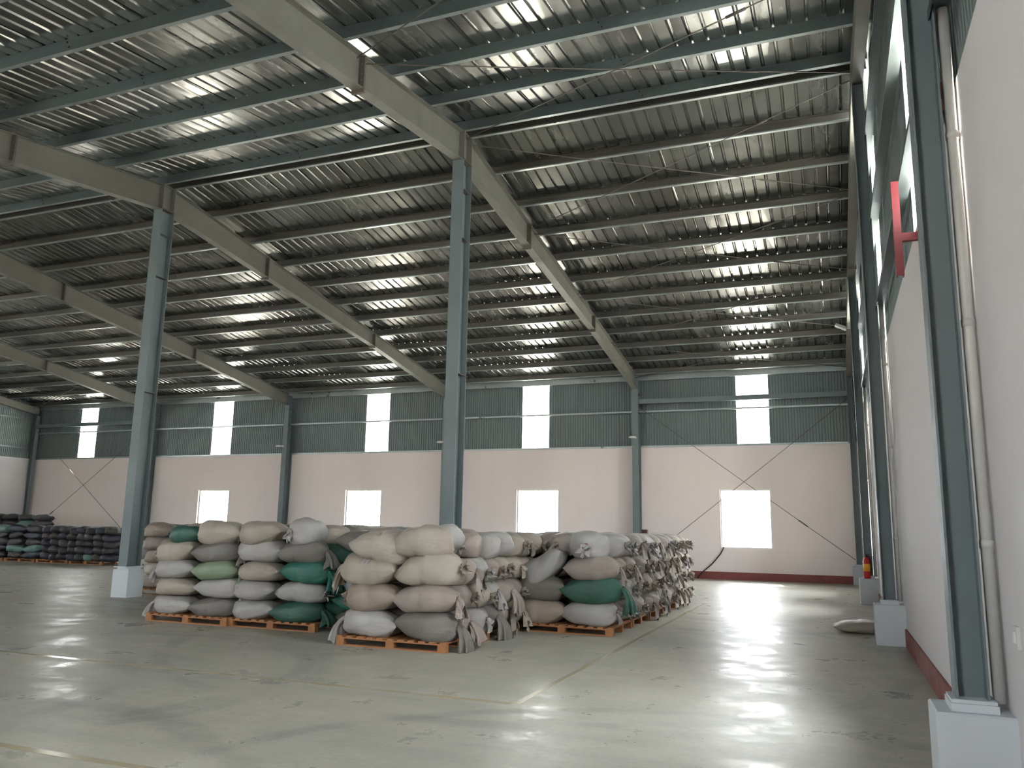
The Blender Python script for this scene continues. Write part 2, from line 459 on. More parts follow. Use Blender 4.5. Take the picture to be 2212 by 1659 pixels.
for h, w in zip(low_right, ('beside the nearest column', 'beyond the ridge column', 'near the far corner')): window('x', .13, h, 'low window in the right gable wall, %s' % w)
for h, w in zip(low_left, ('nearer end', 'middle', 'farther end')): window('x', WX0 - .13, h, 'low window in the left gable wall, %s' % w)
for h, w in zip([low_front[0], low_front[2], low_front[3]], ('right-hand', 'second from right', 'left-hand')): window('y', WY0 - .13, h, 'low window added behind the viewer for light, %s' % w)

# daylight portals in the openings (they add no light, they only guide the sky's sampling)
def portal(axis, c, a0, a1, z0, z1, sgn):
    d = bpy.data.lights.new('sky_portal', 'AREA'); d.shape = 'RECTANGLE'; d.size = a1 - a0; d.size_y = z1 - z0
    d.cycles.is_portal = True
    o = bpy.data.objects.new('sky_portal', d); COL.objects.link(o)
    mid = (a0 + a1) / 2, (z0 + z1) / 2
    if axis == 'y':
        o.location = (mid[0], c, mid[1]); dirv = Vector((0, -sgn, 0))
    else:
        o.location = (c, mid[0], mid[1]); dirv = Vector((-sgn, 0, 0))
    o.rotation_euler = dirv.to_track_quat('-Z', 'Z').to_euler()
for h in low_back: portal('y', WY1 + .26, *h, 1)
for s in strips_back: portal('y', WY1 + .14, s[0], s[1], HM, 7.4, 1)
for h in low_right[:2]: portal('x', .26, *h, 1)
for s in strips_right: portal('x', .14, s[0], s[1], HM, gtop(s[0]) - .1, 1)
for h in low_left: portal('x', WX0 - .26, *h, -1)
for s in strips_left: portal('x', WX0 - .14, s[0], s[1], HM, gtop(s[1]) - .1, -1)
for h in low_front: portal('y', WY0 - .26, *h, -1)
for s in strips_front: portal('y', WY0 - .14, s[0], s[1], HM, 7.4, -1)

# ------------------------------------------------------------------ roof sheets
ceiling = empty('ceiling', (0, 0, 0), 'ribbed galvanised steel roof sheeting on both slopes', kind='structure')
def roof_sheet_mesh(w, sgn, seed):
    rnd = random.Random(seed)
    mb = MB(); n = 4; st = w / n; prof = []
    for i in range(n):
        b = i * st
        prof += [(b, 0), (b + .74 * st, 0), (b + .82 * st, .032), (b + .92 * st, .032)]
    prof.append((w, 0.0))
    ys = [0, .2, 1.55, 2.95, 4.35, 5.75, 7.1, 8.45, 9.75, 11.1, 12.45, 13.8, 15.1, 15.98]
    for ip, (x, d) in enumerate(prof):       # the pans are pressed a little unevenly
        for y in ys:
            mb.v.append((x, sgn * y, rz(y) + d + (rnd.uniform(-.0028, .0028) if 0 < ip < len(prof) - 1 else 0)))
    ny = len(ys)
    for i in range(len(prof) - 1):
        for k in range(ny - 1):
            a = i * ny + k
            mb.f.append((a, a + ny, a + ny + 1, a + 1))
    # lapped edge rib, a little lower than its neighbour
    mb.box(-.006, .010, min(0, sgn * 15.98), max(0, sgn * 15.98), 0, 0)
    mb.v = mb.v[:-8]; mb.f = mb.f[:-6]
    k0 = len(mb.v)
    for x, dz in ((-.012, .002), (.014, -.008)):
        for y in (0, 15.98): mb.v.append((x, sgn * y, rz(y) + dz))
    mb.f.append((k0, k0 + 2, k0 + 3, k0 + 1))
    return mb.mesh('roof_sheet', M['roof'])
nsh = 39; shw = (WX1 - WX0 + .2) / nsh
for sgn in (1, -1):
    mes = [roof_sheet_mesh(shw, sgn, 7 * q + sgn) for q in range(7)]
    for k in range(nsh):
        link('roof_sheet', mes[(k * 3 + k // 7) % 7], ceiling, (WX0 - .1 + k * shw, 0, 0))
# ridge cap above the joint
MB().hexa([(WX0 - .1, -.3, rz(.3) + .04), (WX1 + .1, -.3, rz(.3) + .04), (WX1 + .1, 0, rz(0) + .045), (WX0 - .1, 0, rz(0) + .045), (WX0 - .1, -.3, rz(.3) + .05), (WX1 + .1, -.3, rz(.3) + .05), (WX1 + .1, 0, rz(0) + .055), (WX0 - .1, 0, rz(0) + .055)]).hexa([(WX0 - .1, 0, rz(0) + .045), (WX1 + .1, 0, rz(0) + .045), (WX1 + .1, .3, rz(.3) + .04), (WX0 - .1, .3, rz(.3) + .04), (WX0 - .1, 0, rz(0) + .055), (WX1 + .1, 0, rz(0) + .055), (WX1 + .1, .3, rz(.3) + .05), (WX0 - .1, .3, rz(.3) + .05)]).build('ridge_cap', M['roof'], ceiling)

# ------------------------------------------------------------------ purlins
def purlin(y, label, group, far):
    z = pz(y); r = empty('purlin', (0, y, z), label, 'purlin', group)
    x0, x1 = WX0 + .03, WX1 - .03; t = .006; d = -1 if far else 1     # open side faces the ridge
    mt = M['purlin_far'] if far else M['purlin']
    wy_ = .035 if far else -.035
    MB().box(x0, x1, min(wy_, wy_ + d * -t), max(wy_, wy_ + d * -t), 0, .195).build('web', mt, r)
    e = -wy_
    MB().box(x0, x1, min(wy_, e), max(wy_, e), -.001, t).build('bottom_flange', M['girt'], r)  # lighter metal here and on the lip puts the lit lower edge into the colour
    MB().box(x0, x1, min(wy_, e), max(wy_, e), .19, .196).build('top_flange', mt, r)
    MB().box(x0, x1, min(e, e + d * -.004), max(e, e + d * -.004), 0, .024).build('lip', M['girt'], r)
    mb = MB()
    for gx in GX[1:5]:                       # bolted cleats at every frame and mid-span bolt pairs
        mb.box(gx - .05, gx + .05, wy_ - .012, wy_ + .012, .02, .17)
    cl = mb
    for gx in GX[1:5]:
        MB().box(gx - .18, gx + .18, min(wy_, wy_ - d * .01) - .001, max(wy_, wy_ - d * .01) + .001, .015, .18).build('cleat', M['plate'] if far else mt, r)
    for a, b in zip(GX[:-1], GX[1:]):
        xm = (a + b) / 2
        for dx, zz in ((0, .14), (.05, .05)):
            MB().box(xm + dx - .012, xm + dx + .012, wy_ - .016, wy_ + .016, zz - .012, zz + .012).build('bolt', M['black_rubber'], r)
PY = [.16, 1.52, 2.94, 4.36, 5.75, 7.10, 8.42, 9.75, 11.1, 12.45, 13.8, 15.15]
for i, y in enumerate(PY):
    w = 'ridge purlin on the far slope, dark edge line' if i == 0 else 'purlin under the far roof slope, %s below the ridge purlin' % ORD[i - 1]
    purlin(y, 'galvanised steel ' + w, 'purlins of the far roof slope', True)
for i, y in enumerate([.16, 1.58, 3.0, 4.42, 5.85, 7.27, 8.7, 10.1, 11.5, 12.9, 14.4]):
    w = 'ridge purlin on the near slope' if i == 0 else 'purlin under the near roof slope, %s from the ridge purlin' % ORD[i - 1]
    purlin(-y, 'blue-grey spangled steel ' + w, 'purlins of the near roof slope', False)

# ------------------------------------------------------------------ columns, rafters, piers
FR = ['right gable', 'first interior', 'second interior', 'third interior', 'fourth interior', 'left gable']
def steel_column(x, y, z0, z1, bw, bd, along, label, group, m=.06):
    """I-section; along='y': web runs along y, flanges face the viewer; along='x': web faces the viewer"""
    r = empty('steel_column', (x, y, z0), label, 'column', group)
    H = z1 - z0; t = .014
    if along == 'y':
        MB().box(-bw / 2, bw / 2, -bd / 2, -bd / 2 + t, .02, H).build('flange', M['column'], r)
        MB().box(-bw / 2, bw / 2, bd / 2 - t, bd / 2, .02, H).build('flange', M['column'], r)
        MB().box(-.006, .006, -bd / 2 + t, bd / 2 - t, .02, H).build('web', M['column'], r)
        for zz in (H * .47, H * .8, H - .62):
            if zz > 1: MB().box(-bw / 2 + .01, bw / 2 - .01, -bd / 2 + t, bd / 2 - t, zz, zz + .012).build('stiffener', M['plate'], r)
    else:
        MB().box(-bw / 2, -bw / 2 + t, -bd / 2, bd / 2, .02, H).build('flange', M['column'], r)
        MB().box(bw / 2 - t, bw / 2, -bd / 2, bd / 2, .02, H).build('flange', M['column'], r)
        MB().box(-bw / 2 + t, bw / 2 - t, -.006, .006, .02, H).build('web', M['column'], r)
    m = .06 if along == 'y' else .03
    MB().box(-bw / 2 - m, bw / 2 + m, -bd / 2 - m, bd / 2 + m, 0, .02).build('base_plate', M['pier'], r)
    for sx in (-1, 1) if along == 'y' else ():
        for sy in (-1, 1):
            MB().tube([(sx * (bw / 2 + .035), sy * (bd / 2 + .035), .018), (sx * (bw / 2 + .035), sy * (bd / 2 + .035), .055)], .012, 6).build('anchor_bolt', M['plate'], r)
    return r
def pier(x, y, s, h, label, px_=.72, py_=.78):
    r = empty('concrete_pier', (x, y, 0), label, 'pier', 'white painted column piers')
    mb = MB(); b = .012; k = s / 2
    ring = [(0, k), (h - b, k), (h, k - b)]
    for z, q in ring: mb.v += [(-q, -q, z), (q, -q, z), (q, q, z), (-q, q, z)]
    for i in range(2):
        for j in range(4): mb.f.append((4 * i + j, 4 * i + (j + 1) % 4, 4 * i + 4 + (j + 1) % 4, 4 * i + 4 + j))
    mb.f.append((8, 9, 10, 11)); mb.f.append((3, 2, 1, 0))
    mb.build('block', M['pier'], r)
    MB().box(-k * px_, k * px_, -k * py_, k * py_, h, h + .045).build('grout_pad', M['pier'], r)
HP = .587
RNAMES = {0: 'beside the sacks at right', 1: 'rising out of the nearest sack stack', 2: 'standing free left of the sacks', 3: 'behind the free-standing column', 4: 'far left', 5: 'left gable'}
# interior ridge row
for i in (1, 2, 3, 4):
    pier(GX[i], 0, .46 if i != 2 else .44, HP, 'white square concrete pier under the %s ridge column' % ORD[i - 1])
    steel_column(GX[i], 0, HP + .045, RZ - .62 , .25, .38, 'y', 'tall grey-green steel ridge column, %s frame, %s' % (ORD[i - 1], RNAMES[i]), 'interior ridge columns')
# gable columns
for x, side in ((GX[0], 'right'), (GX[5], 'left')):
    nm = ['corner behind the viewer', 'nearest to the viewer', 'under the ridge', 'between ridge and far corner', 'far corner']
    for j, y in enumerate(GY):
        if side == 'left' and j == 0: continue
        k = -1 if side == 'left' else 1
        pier(x, y, .434, HP, 'white concrete pier on the %s gable wall, %s' % (side, nm[j]), .58, .7)
        steel_column(x, y, HP + .045, pz(y) - .36 if j in (1, 2, 3) else pz(y) - .40, .18, .2, 'x', 'blue-grey steel gable column on the %s wall, %s' % (side, nm[j]), '%s gable columns' % side)
# eaves columns
for i in (1, 2, 3, 4):
    pier(GX[i], 15.45, .44, HP, 'white concrete pier at the far wall, %s frame' % ORD[i - 1])
    steel_column(GX[i], 15.48, HP + .045, pz(15.48) - .02, .24, .4, 'y', 'grey-green steel wall column at the far wall, %s frame from the right' % ORD[i - 1], 'far wall columns')
for i in (1, 2, 3, 4):
    pier(GX[i], -15.45, .44, HP, 'white concrete pier behind the viewer, %s frame' % ORD[i - 1])
    steel_column(GX[i], -15.48, HP + .045, pz(15.48) - .02, .24, .4, 'y', 'grey-green steel wall column behind the viewer, %s frame' % ORD[i - 1], 'near wall columns')

def rafter(x, sgn, depths, bw, label, group, splices):
    """tapered I-beam rafter from the ridge to the eaves; depths = [(y, depth)...]"""
    r = empty('rafter', (x, 0, RZ), label, 'rafter', group)
    web, bot, top = MB(), MB(), MB(); t = .012
    for (ya, da), (yb, db) in zip(depths[:-1], depths[1:]):
        A, B = sgn * ya, sgn * yb
        za, zb = -SL * ya - .001, -SL * yb - .001
        if sgn < 0: A, B, za, zb, da_, db_ = B, A, zb, za, db, da
        else: da_, db_ = da, db
        web.beam_y(-.005, .005, A, za - da_ + t, za - t, B, zb - db_ + t, zb - t)
        bot.beam_y(-bw / 2, bw / 2, A, za - da_, za - da_ + t, B, zb - db_, zb - db_ + t)
        top.beam_y(-bw / 2, bw / 2, A, za - t, za, B, zb - t, zb)
    web.build('web', M['rafter'], r); bot.build('bottom_flange', M['rafter'], r); top.build('top_flange', M['rafter'], r)
    for y, d in splices:
        s = MB().box(-bw / 2 - .01, bw / 2 + .01, sgn * y - .022, sgn * y + .022, -SL * y - d - .07, -SL * y - .02).build('splice_plate', M['plate'], r)
        for zz in (.06, .18, d * .5, d - .12, d + .03):
            for sx in (-1, 1):
                MB().box(sx * (bw / 2 - .035) - .012, sx * (bw / 2 - .035) + .012, sgn * y - .035, sgn * y + .035, -SL * y - d - .04 + zz - .012, -SL * y - d - .04 + zz + .012).build('bolt', M['rod'], s)
for i in (1, 2, 3, 4):
    rafter(GX[i], 1, [(0, .61), (3.75, .57), (9.5, .45), (15.28, .5)], .2, 'grey-beige steel rafter under the far slope, %s frame from the right' % ORD[i - 1], 'far slope rafters', [(3.75, .57), (9.5, .45)])
    rafter(GX[i], -1, [(0, .61), (3.85, .57), (9.5, .45), (15.28, .5)], .2, 'grey-beige steel rafter under the near slope, %s frame from the right' % ORD[i - 1], 'near slope rafters', [(3.85, .57), (9.5, .45)])
    # ridge end plates over the column
    r = empty('ridge_joint', (GX[i], 0, RZ - .62), 'bolted plate joint where the %s frame rafters meet over the column' % ORD[i - 1], 'steel joint', 'ridge joints')
    MB().box(-.125, .125, -.19, -.165, -.0, .6).build('end_plate', M['rafter'], r)
    MB().box(-.125, .125, .165, .19, -.0, .6).build('end_plate', M['rafter'], r)
    MB().box(-.13, .13, -.2, .2, -.012, .012).build('cap_plate', M['plate'], r)
for i, s in ((0, 'right'), (5, 'left')):
    rafter(GX[i], 1, [(0, .36), (15.5, .36)], .18, 'steel gable rafter on the %s wall, far slope' % s, 'gable rafters', [(7.0, .36)])
    rafter(GX[i], -1, [(0, .36), (15.5, .36)], .18, 'steel gable rafter on the %s wall, near slope' % s, 'gable rafters', [(7.0, .36)])

# ------------------------------------------------------------------ girts and eaves struts
for (c, lab, yy) in ((5.93, 'thin galvanised girt along the far cladding', 1),):
    r = empty('girt', (0, WY1 - .17, c), lab, 'girt')
    MB().box(WX0 + .02, WX1 - .02, 0, .19, 0, .008).build('web', M['girt'], r)
    MB().box(WX0 + .02, WX1 - .02, 0, .006, .008, .06).build('lip', M['girt'], r)
r = empty('eaves_strut', (0, WY1 - .13, 7.14), 'galvanised channel strut under the eaves of the far wall', 'strut')
MB().box(WX0 + .02, WX1 - .02, 0, .008, 0, .255).build('web', M['girt'], r)
MB().box(WX0 + .02, WX1 - .02, .008, .1, 0, .006).build('bottom_flange', M['girt'], r)
for a, b, lab in ((GX[1] + .13, GX[0] - .1, 'right-hand bay'), (GX[5] + .1, GX[4] - .13, 'far left bay')):
    r = empty('brace_beam', (a, 15.42, 6.22), 'steel beam across the far wall cladding, %s' % lab, 'beam')
    MB().box(0, b - a, -.08, -.072, .0, .17).build('web', M['column'], r)
    MB().box(0, b - a, -.072, .06, .0, .008).build('flange', M['column'], r)
    MB().box(0, b - a, -.072, .06, .162, .17).build('flange', M['column'], r)
for x, s, k in ((WX1, 'right', 1), (WX0, 'left', -1)):
    for z, w in ((5.20, 'lowest'), (6.66, 'middle'), (8.12, 'highest')):
        ymax = min(15.5, (RZ - .1 - z) / SL)
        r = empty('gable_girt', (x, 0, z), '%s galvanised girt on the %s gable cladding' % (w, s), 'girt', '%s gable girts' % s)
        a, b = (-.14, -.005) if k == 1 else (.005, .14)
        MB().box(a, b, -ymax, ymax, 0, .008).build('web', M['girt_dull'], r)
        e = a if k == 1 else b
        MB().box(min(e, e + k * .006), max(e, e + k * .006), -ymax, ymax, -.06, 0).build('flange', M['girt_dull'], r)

# red-oxide door-frame post and cleats on the right gable wall
r = empty('red_post', (-.19, -5.25, 4.12), 'short red-oxide steel post fixed high on the right wall', 'steel post')
MB().box(-.035, .035, -.05, -.042, 0, .98).build('web', M['red_post'], r)
MB().box(-.035, -.027, -.042, .04, 0, .98).build('flange', M['red_post'], r)
MB().box(.027, .035, -.042, .04, 0, .98).build('flange', M['red_post'], r)
MB().box(.035, .187, -.03, .03, .36, .44).build('wall_cleat', M['red_post'], r)
r = empty('red_bracket', (-.06, -7.62, HM), 'dark red-oxide bracket on the masonry top behind the nearest column', 'bracket')
MB().box(-.09, .06, -.12, .10, 0, .012).build('foot_plate', M['red_oxide'], r)
MB().box(-.09, .06, .02, .032, .012, .2).build('upright', M['red_oxide'], r)
MB().box(-.02, -.01, -.1, .02, .012, .14).build('gusset', M['red_oxide'], r)

# ------------------------------------------------------------------ bracing rods
def rod(p, q, label, group, rad=.010, turn=.78):
    p, q = Vector(p), Vector(q)
    r = empty('bracing_rod', p, label, 'bracing rod', group); d = q - p
    pts = [(0, 0, 0)] + [tuple(d * t - Vector((0, 0, 4 * .0025 * d.length * t * (1 - t)))) for t in (.25, .5, .75)] + [tuple(d)]
    MB().tube(pts, rad, 6).build('rod', M['rod'], r, True)
    t0, t1 = d * (turn - .02), d * (turn + .02)
    off = Vector((0, 0, 4 * .0025 * d.length * turn * (1 - turn)))
    MB().tube([tuple(t0 - off), tuple(t1 - off)], rad * 2.2, 6).build('turnbuckle', M['plate'], r, True)
nodes = [-11.7, -7.85, -3.95, 0.05, 3.85, 7.7, 11.6, 15.2]
for (xa, xb, side) in ((GX[1] + .1, GX[0] - .1, 'right-hand'), (GX[4] - .1, GX[5] + .1, 'far left')):
    for j in range(len(nodes) - 1):
        ya, yb = nodes[j] + (.12), nodes[j + 1] - .12
        for a, b, w in ((ya, yb, 'rising away'), (yb, ya, 'crossing back')):
            rod((xa, a, pz(a) - .14), (xb, b, pz(b) - .14), 'thin roof bracing rod, %s roof bay, %s panel, %s' % (side, ORD[j], w), 'roof bracing rods')
for (xa, xb, side) in ((GX[1] + .13, GX[0] - .12, 'right-hand'), (GX[4] - .13, GX[5] + .12, 'far left')):
    lo, hi = .45, 6.1
    rod((xa, 15.36, lo), (xb, 15.36, hi), 'thin wall bracing rod crossing the far wall, %s bay, one diagonal' % side, 'wall bracing rods', .011, .13)
    rod((xb, 15.42, lo + .35), (xa, 15.42, hi), 'thin wall bracing rod crossing the far wall, %s bay, other diagonal' % side, 'wall bracing rods', .011, .22)

# ------------------------------------------------------------------ wall details: pipes, cable, lamps, switch, hose
for y, w in ((-8.0, 'beside the nearest gable column'), (-.02, 'beside the ridge gable column'), (7.73, 'beside the third gable column')):
    r = empty('downpipe', (-.052, y, HP + .045), 'white plastic downpipe on the right wall, ' + w, 'pipe', 'white downpipes')
    MB().tube([(0, 0, 0), (0, 0, 4.9)], .036, 14).build('pipe', M['white_plastic'], r, True)
    for z in (.9, 2.3, 3.6): MB().tube([(0, 0, z), (0, 0, z + .05)], .041, 14).build('clip', M['white_plastic'], r, True)
r = empty('cable', (-.012, -7.55, HM - .02), 'thin black cable hanging down the right wall beside the nearest pipe', 'cable')
MB().tube([(0, .02, .1), (-.01, 0, 0), (0, -.02, -.4), (0, .01, -1.0), (0, -.02, -1.7), (.0, -.01, -2.4)], .011, 6).build('cord', M['black_rubber'], r, True)
r = empty('wall_switch', (-.001, -8.45, 1.0), 'small white switch box on the right wall', 'switch')
MB().box(-.02, 0, -.05, .05, 0, .12).build('back_box', M['white_plastic'], r)
MB().box(-.028, -.02, -.02, .02, .03, .09).build('rocker', M['lamp_body'], r)
r = empty('hose', (-5.45, 15.6, .012), 'dark hose curving from the right far window down to the floor', 'hose')
MB().tube([(0, 0, .01), (.15, .02, .2), (.5, .03, .5), (.8, .04, .85), (.93, .06, 1.1)], .02, 8).build('tube', M['black_rubber'], r, True)

def floodlight(loc, ang, label, s=1.0, tilt=0.):
    r = empty('floodlight', loc, label, 'floodlight', 'small white floodlights', rz_=ang)
    MB().tube([(0, 0, 0), (0, -.12 * s, .02)], .014, 8).build('arm', M['lamp_body'], r, True)
    mb = MB(); w = .12 * s
    y0, y1 = -.12 * s, -.42 * s
    mb.hexa([(-w, y1, -.03 + tilt), (w, y1, -.03 + tilt), (w, y0, -.03), (-w, y0, -.03), (-w * .7, y1 + .03, .03 + tilt), (w * .7, y1 + .03, .03 + tilt), (w * .7, y0, .05), (-w * .7, y0, .05)])
    mb.build('housing', M['lamp_body'], r)
    MB().hexa([(-w * .85, y1 + .02, -.036 + tilt), (w * .85, y1 + .02, -.036 + tilt), (w * .85, y0 - .02, -.036), (-w * .85, y0 - .02, -.036), (-w * .85, y1 + .02, -.029 + tilt), (w * .85, y1 + .02, -.029 + tilt), (w * .85, y0 - .02, -.029), (-w * .85, y0 - .02, -.029)]).build('lens', M['lamp_glass'], r)
for i in (1, 2, 3, 4):
    floodlight((GX[i] - .03, 15.27, 4.95), 0, 'small white floodlight on the far wall column, %s frame from the right' % ORD[i - 1])
floodlight((GX[0] - .1, 7.65, 6.70), -math.pi / 2 , 'white tube-like floodlight jutting from the third gable column', .85, .12)

# fire extinguisher on the third pier
r = empty('fire_extinguisher', (-.24, 7.62, HP), 'red fire extinguisher with a yellow label on the pier', 'extinguisher')
MB().tube([(0, 0, 0), (0, 0, .02), (0, 0, .42), (0, 0, .48), (0, 0, .50)], [.07, .08, .08, .045, .03], 16).build('cylinder', M['ext_red'], r, True)
MB().tube([(0, 0, .17), (0, 0, .34)], .0815, 16).build('label_band', M['ext_yellow'], r, True)
MB().tube([(0, 0, .50), (0, 0, .56)], .022, 10).build('valve', M['ext_black'], r, True)
MB().box(-.02, .10, -.012, .012, .56, .575).box(-.02, .09, -.012, .012, .52, .532).build('handle', M['ext_black'], r)
MB().tube([(.02, -.02, .54), (.09, -.03, .50), (.095, -.03, .3), (.09, -.03, .18)], .011, 8).build('hose', M['ext_black'], r, True)

# painted lines
tag(MB().box(-3.785, -3.715, -6.4, 5.6, .0005, .002).build('floor_line', M['line']), 'worn yellow floor line running away along the sack block', 'floor marking')
tag(MB().box(-13, -3.79, -6.44, -6.36, .0005, .002).build('floor_line', M['line']), 'worn yellow floor line crossing in front of the sacks', 'floor marking')
tag(MB().box(-15, -4.2, -9.39, -9.31, .0005, .002).build('floor_line', M['line']), 'worn yellow floor line crossing the near left foreground', 'floor marking')

# ------------------------------------------------------------------ pallets
PW, PD, PH = 1.66, 1.30, .13
board_me = MB().box(-.045, .045, 0, PD, 0, .02).mesh('deck_board', M['wood'])
rail_me = MB().box(0, PW, 0, .09, 0, .018).mesh('rail', M['wood'])
block_me = MB().box(-.06, .06, 0, .09, 0, .074).mesh('block', M['wood'])
def pallet(x, y, label):
    r = empty('pallet', (x, y, 0), label, 'pallet', 'wooden pallets under the sacks')
    n = 11
    for k in range(n): link('deck_board', board_me, r, (.045 + (PW - .09) * k / (n - 1), 0, PH - .02))
    for yy in (0, (PD - .09) / 2, PD - .09):
        link('bottom_rail', rail_me, r, (0, yy, 0)); link('top_rail', rail_me, r, (0, yy, PH - .038))
        for xx in (.06, PW / 2, PW - .06): link('block', block_me, r, (xx, yy, .018))
    return r

# ------------------------------------------------------------------ sacks
def sgnpow(v, p): return math.copysign(abs(v) ** p, v)
def sack_mesh(name, seed, L=.95, W=.52, H=.35, point=0.0, bend=0.0, full=1.0, nt=26, nf=28, tied=True):
    rnd = random.Random(seed); mb = MB()
    ph = [rnd.uniform(0, 6.28) for _ in range(12)]; kp = rnd.choice((11, 13, 15))
    for i in range(nt + 1):
        t = i / nt
        s = -math.cos(math.pi * t) * .35 + (2 * t - 1) * .65
        # sewn end: flat pillow edge; tied end: gathered to a neck
        if s < 0:
            a = -s
            w = (1 - .16 * a ** 3 - point * .55 * a ** 2.2)
            h = max(.0, 1 - a ** 2.6) ** .62 * (1 - .1 * point) + .035
        elif tied:
            w = max(0., 1 - s ** 3.4) ** .62 * .99 + .075
            h = max(0., 1 - s ** 3.4) ** .62 * .99 + .10
        else:
            w = 1 - .16 * s ** 3; h = max(.0, 1 - s ** 2.6) ** .62 + .035
        pl = min(1, max(0, (s - .35) / .6)) if tied else 0
        for k in range(nf):
            f = 2 * math.pi * k / nf
            c, sn = math.cos(f), math.sin(f)
            n_ = 2.5 if sn > 0 else 3.2
            y = sgnpow(c, 2 / n_) * W / 2 * w; z = sgnpow(sn, 2 / n_) * H / 2 * h * full
            lum = 1 + .030 * math.sin(2.1 * s + 2 * f + ph[0]) + .016 * math.sin(4.3 * s - 3 * f + ph[1]) + .012 * math.sin(9 * s + 2 * f + ph[2]) \
                  + .018 * math.sin(7 * f + 4 * s + ph[3])
            ple = 1 + pl * (.055 * math.cos(kp * f + ph[4] + 1.5 * s) + .03 * math.cos((kp - 4) * f + ph[5]))
            y *= lum * ple; z *= lum * ple
            # wrinkles close to the sewn end
            if s < -.6: z += .006 * math.sin(18 * f + ph[6]) * (-s - .6)
            z = max(z, -H / 2 * .90)
            x = s * L / 2 + (.02 * math.sin(f * 2 + ph[7]) if abs(s) < .95 else 0)
            # corner ears
            if s < -.8: x -= .035 * abs(c) ** 3 * (-s - .8) * 5
            mb.v.append((x, y + .02 * math.sin(2.2 * s + ph[8]), z + H / 2 * .90 + bend * (s * s) + .012 * math.sin(3 * s + ph[9])))
    for i in range(nt):
        for k in range(nf):
            a0 = i * nf + k; a1 = i * nf + (k + 1) % nf
            mb.f.append((a0, a0 + nf, a1 + nf, a1))
    mb.f.append(tuple(range(nf))); mb.f.append(tuple(nt * nf + k for k in reversed(range(nf))))
    return mb
def mouth_mesh(seed, L=.95, H=.35, length=.17, flare=.10, droop=.35):
    """gathered, ruffled mouth beyond the tie"""
    rnd = random.Random(seed); mb = MB(); nt, nf = 9, 30
    ph = [rnd.uniform(0, 6.28) for _ in range(8)]; kp = rnd.choice((5, 6, 7))
    side = rnd.uniform(-.35, .35)
    for i in range(nt + 1):
        t = i / nt
        cx = L / 2 - .012 + length * t * (1 - .35 * droop * t); cz = H / 2 * .90 - length * droop * 1.6 * t * t; cy = side * length * t * t
        r = .036 + (flare - .036) * t ** .8
        for k in range(nf):
            f = 2 * math.pi * k / nf
            q = 1 + (.45 * t + .12) * math.cos(kp * f + ph[0] + t) + .25 * t * math.cos((kp + 4) * f + ph[1] - 2 * t)
            x = cx + .03 * t * math.cos(3 * f + ph[2]) + .02 * t * math.cos(7 * f + ph[3])
            mb.v.append((x, cy + r * q * math.cos(f) * (1.05), cz + r * q * math.sin(f) * .9 + droop * .0))
    for i in range(nt):
        for k in range(nf):
            a0 = i * nf + k; a1 = i * nf + (k + 1) % nf
            mb.f.append((a0, a0 + nf, a1 + nf, a1))
    return mb
def drape_mesh(seed, L=.95, H=.35, length=.34):
    """long empty top of a sack hanging down from the tie"""
    rnd = random.Random(seed); mb = MB(); nt, nf = 12, 34
    ph = [rnd.uniform(0, 6.28) for _ in range(8)]
    for i in range(nt + 1):
        t = i / nt
        cx = L / 2 - .012 + .10 * math.sin(min(1, t * 1.7) * math.pi / 2) + .02 * t; cz = H / 2 * .95 - length * max(0, t - .08) ** 1.15
        r = .04 + .075 * t ** .6
        for k in range(nf):
            f = 2 * math.pi * k / nf
            q = 1 + (.34 * t + .1) * math.cos(5 * f + ph[0] + 1.6 * t) + .22 * t * math.cos(9 * f + ph[1] - 2 * t)
            # lower part: section turned horizontal
            a = min(1, t * 1.6)
            mb.v.append((cx + r * q * math.sin(f) * .62 * a, rnd.uniform(-.002, .002) + r * q * math.cos(f) * 1.35, cz + r * q * math.sin(f) * (1 - a) * .8 + .03 * t * math.cos(3 * f + ph[2])))
    for i in range(nt):
        for k in range(nf):
            a0 = i * nf + k; a1 = i * nf + (k + 1) % nf
            mb.f.append((a0, a0 + nf, a1 + nf, a1))
    return mb
def string_mesh(L=.95, H=.35):
    mb = MB(); pts = []
    for k in range(13):
        f = 2 * math.pi * k / 12; pts.append((L / 2 + .004 * math.sin(3 * f), .043 * math.cos(f), H / 2 * .90 + .043 * math.sin(f)))
    mb.tube(pts, .007, 5); return mb

VAR = [dict(), dict(point=.4), dict(bend=.015), dict(full=.97, point=.2), dict(bend=-.015), dict(point=.8, full=1.03)]
_bc, _mc, _dc, _sc = {}, {}, {}, {}
def body_me(v, col):
    if (v, col) not in _bc: _bc[(v, col)] = sack_mesh('sack', 11 + v, **VAR[v]).mesh('sack_body', S[col], True)
    return _bc[(v, col)]
def mouth_me(v, col):
    if (v, col) not in _mc: _mc[(v, col)] = mouth_mesh(70 + v, length=(.12, .15, .10, .08, .13)[v], flare=(.085, .095, .075, .07, .065)[v], droop=(.35, .8, .2, .5, 1.0)[v]).mesh('gathered_mouth', S[col], True)
    return _mc[(v, col)]
def drape_me(v, col):
    if (v, col) not in _dc: _dc[(v, col)] = drape_mesh(90 + v, length=(.33, .24)[v]).mesh('hanging_mouth', S[col], True)
    return _dc[(v, col)]
string_me = string_mesh().mesh('tie_string', M['string'], True)

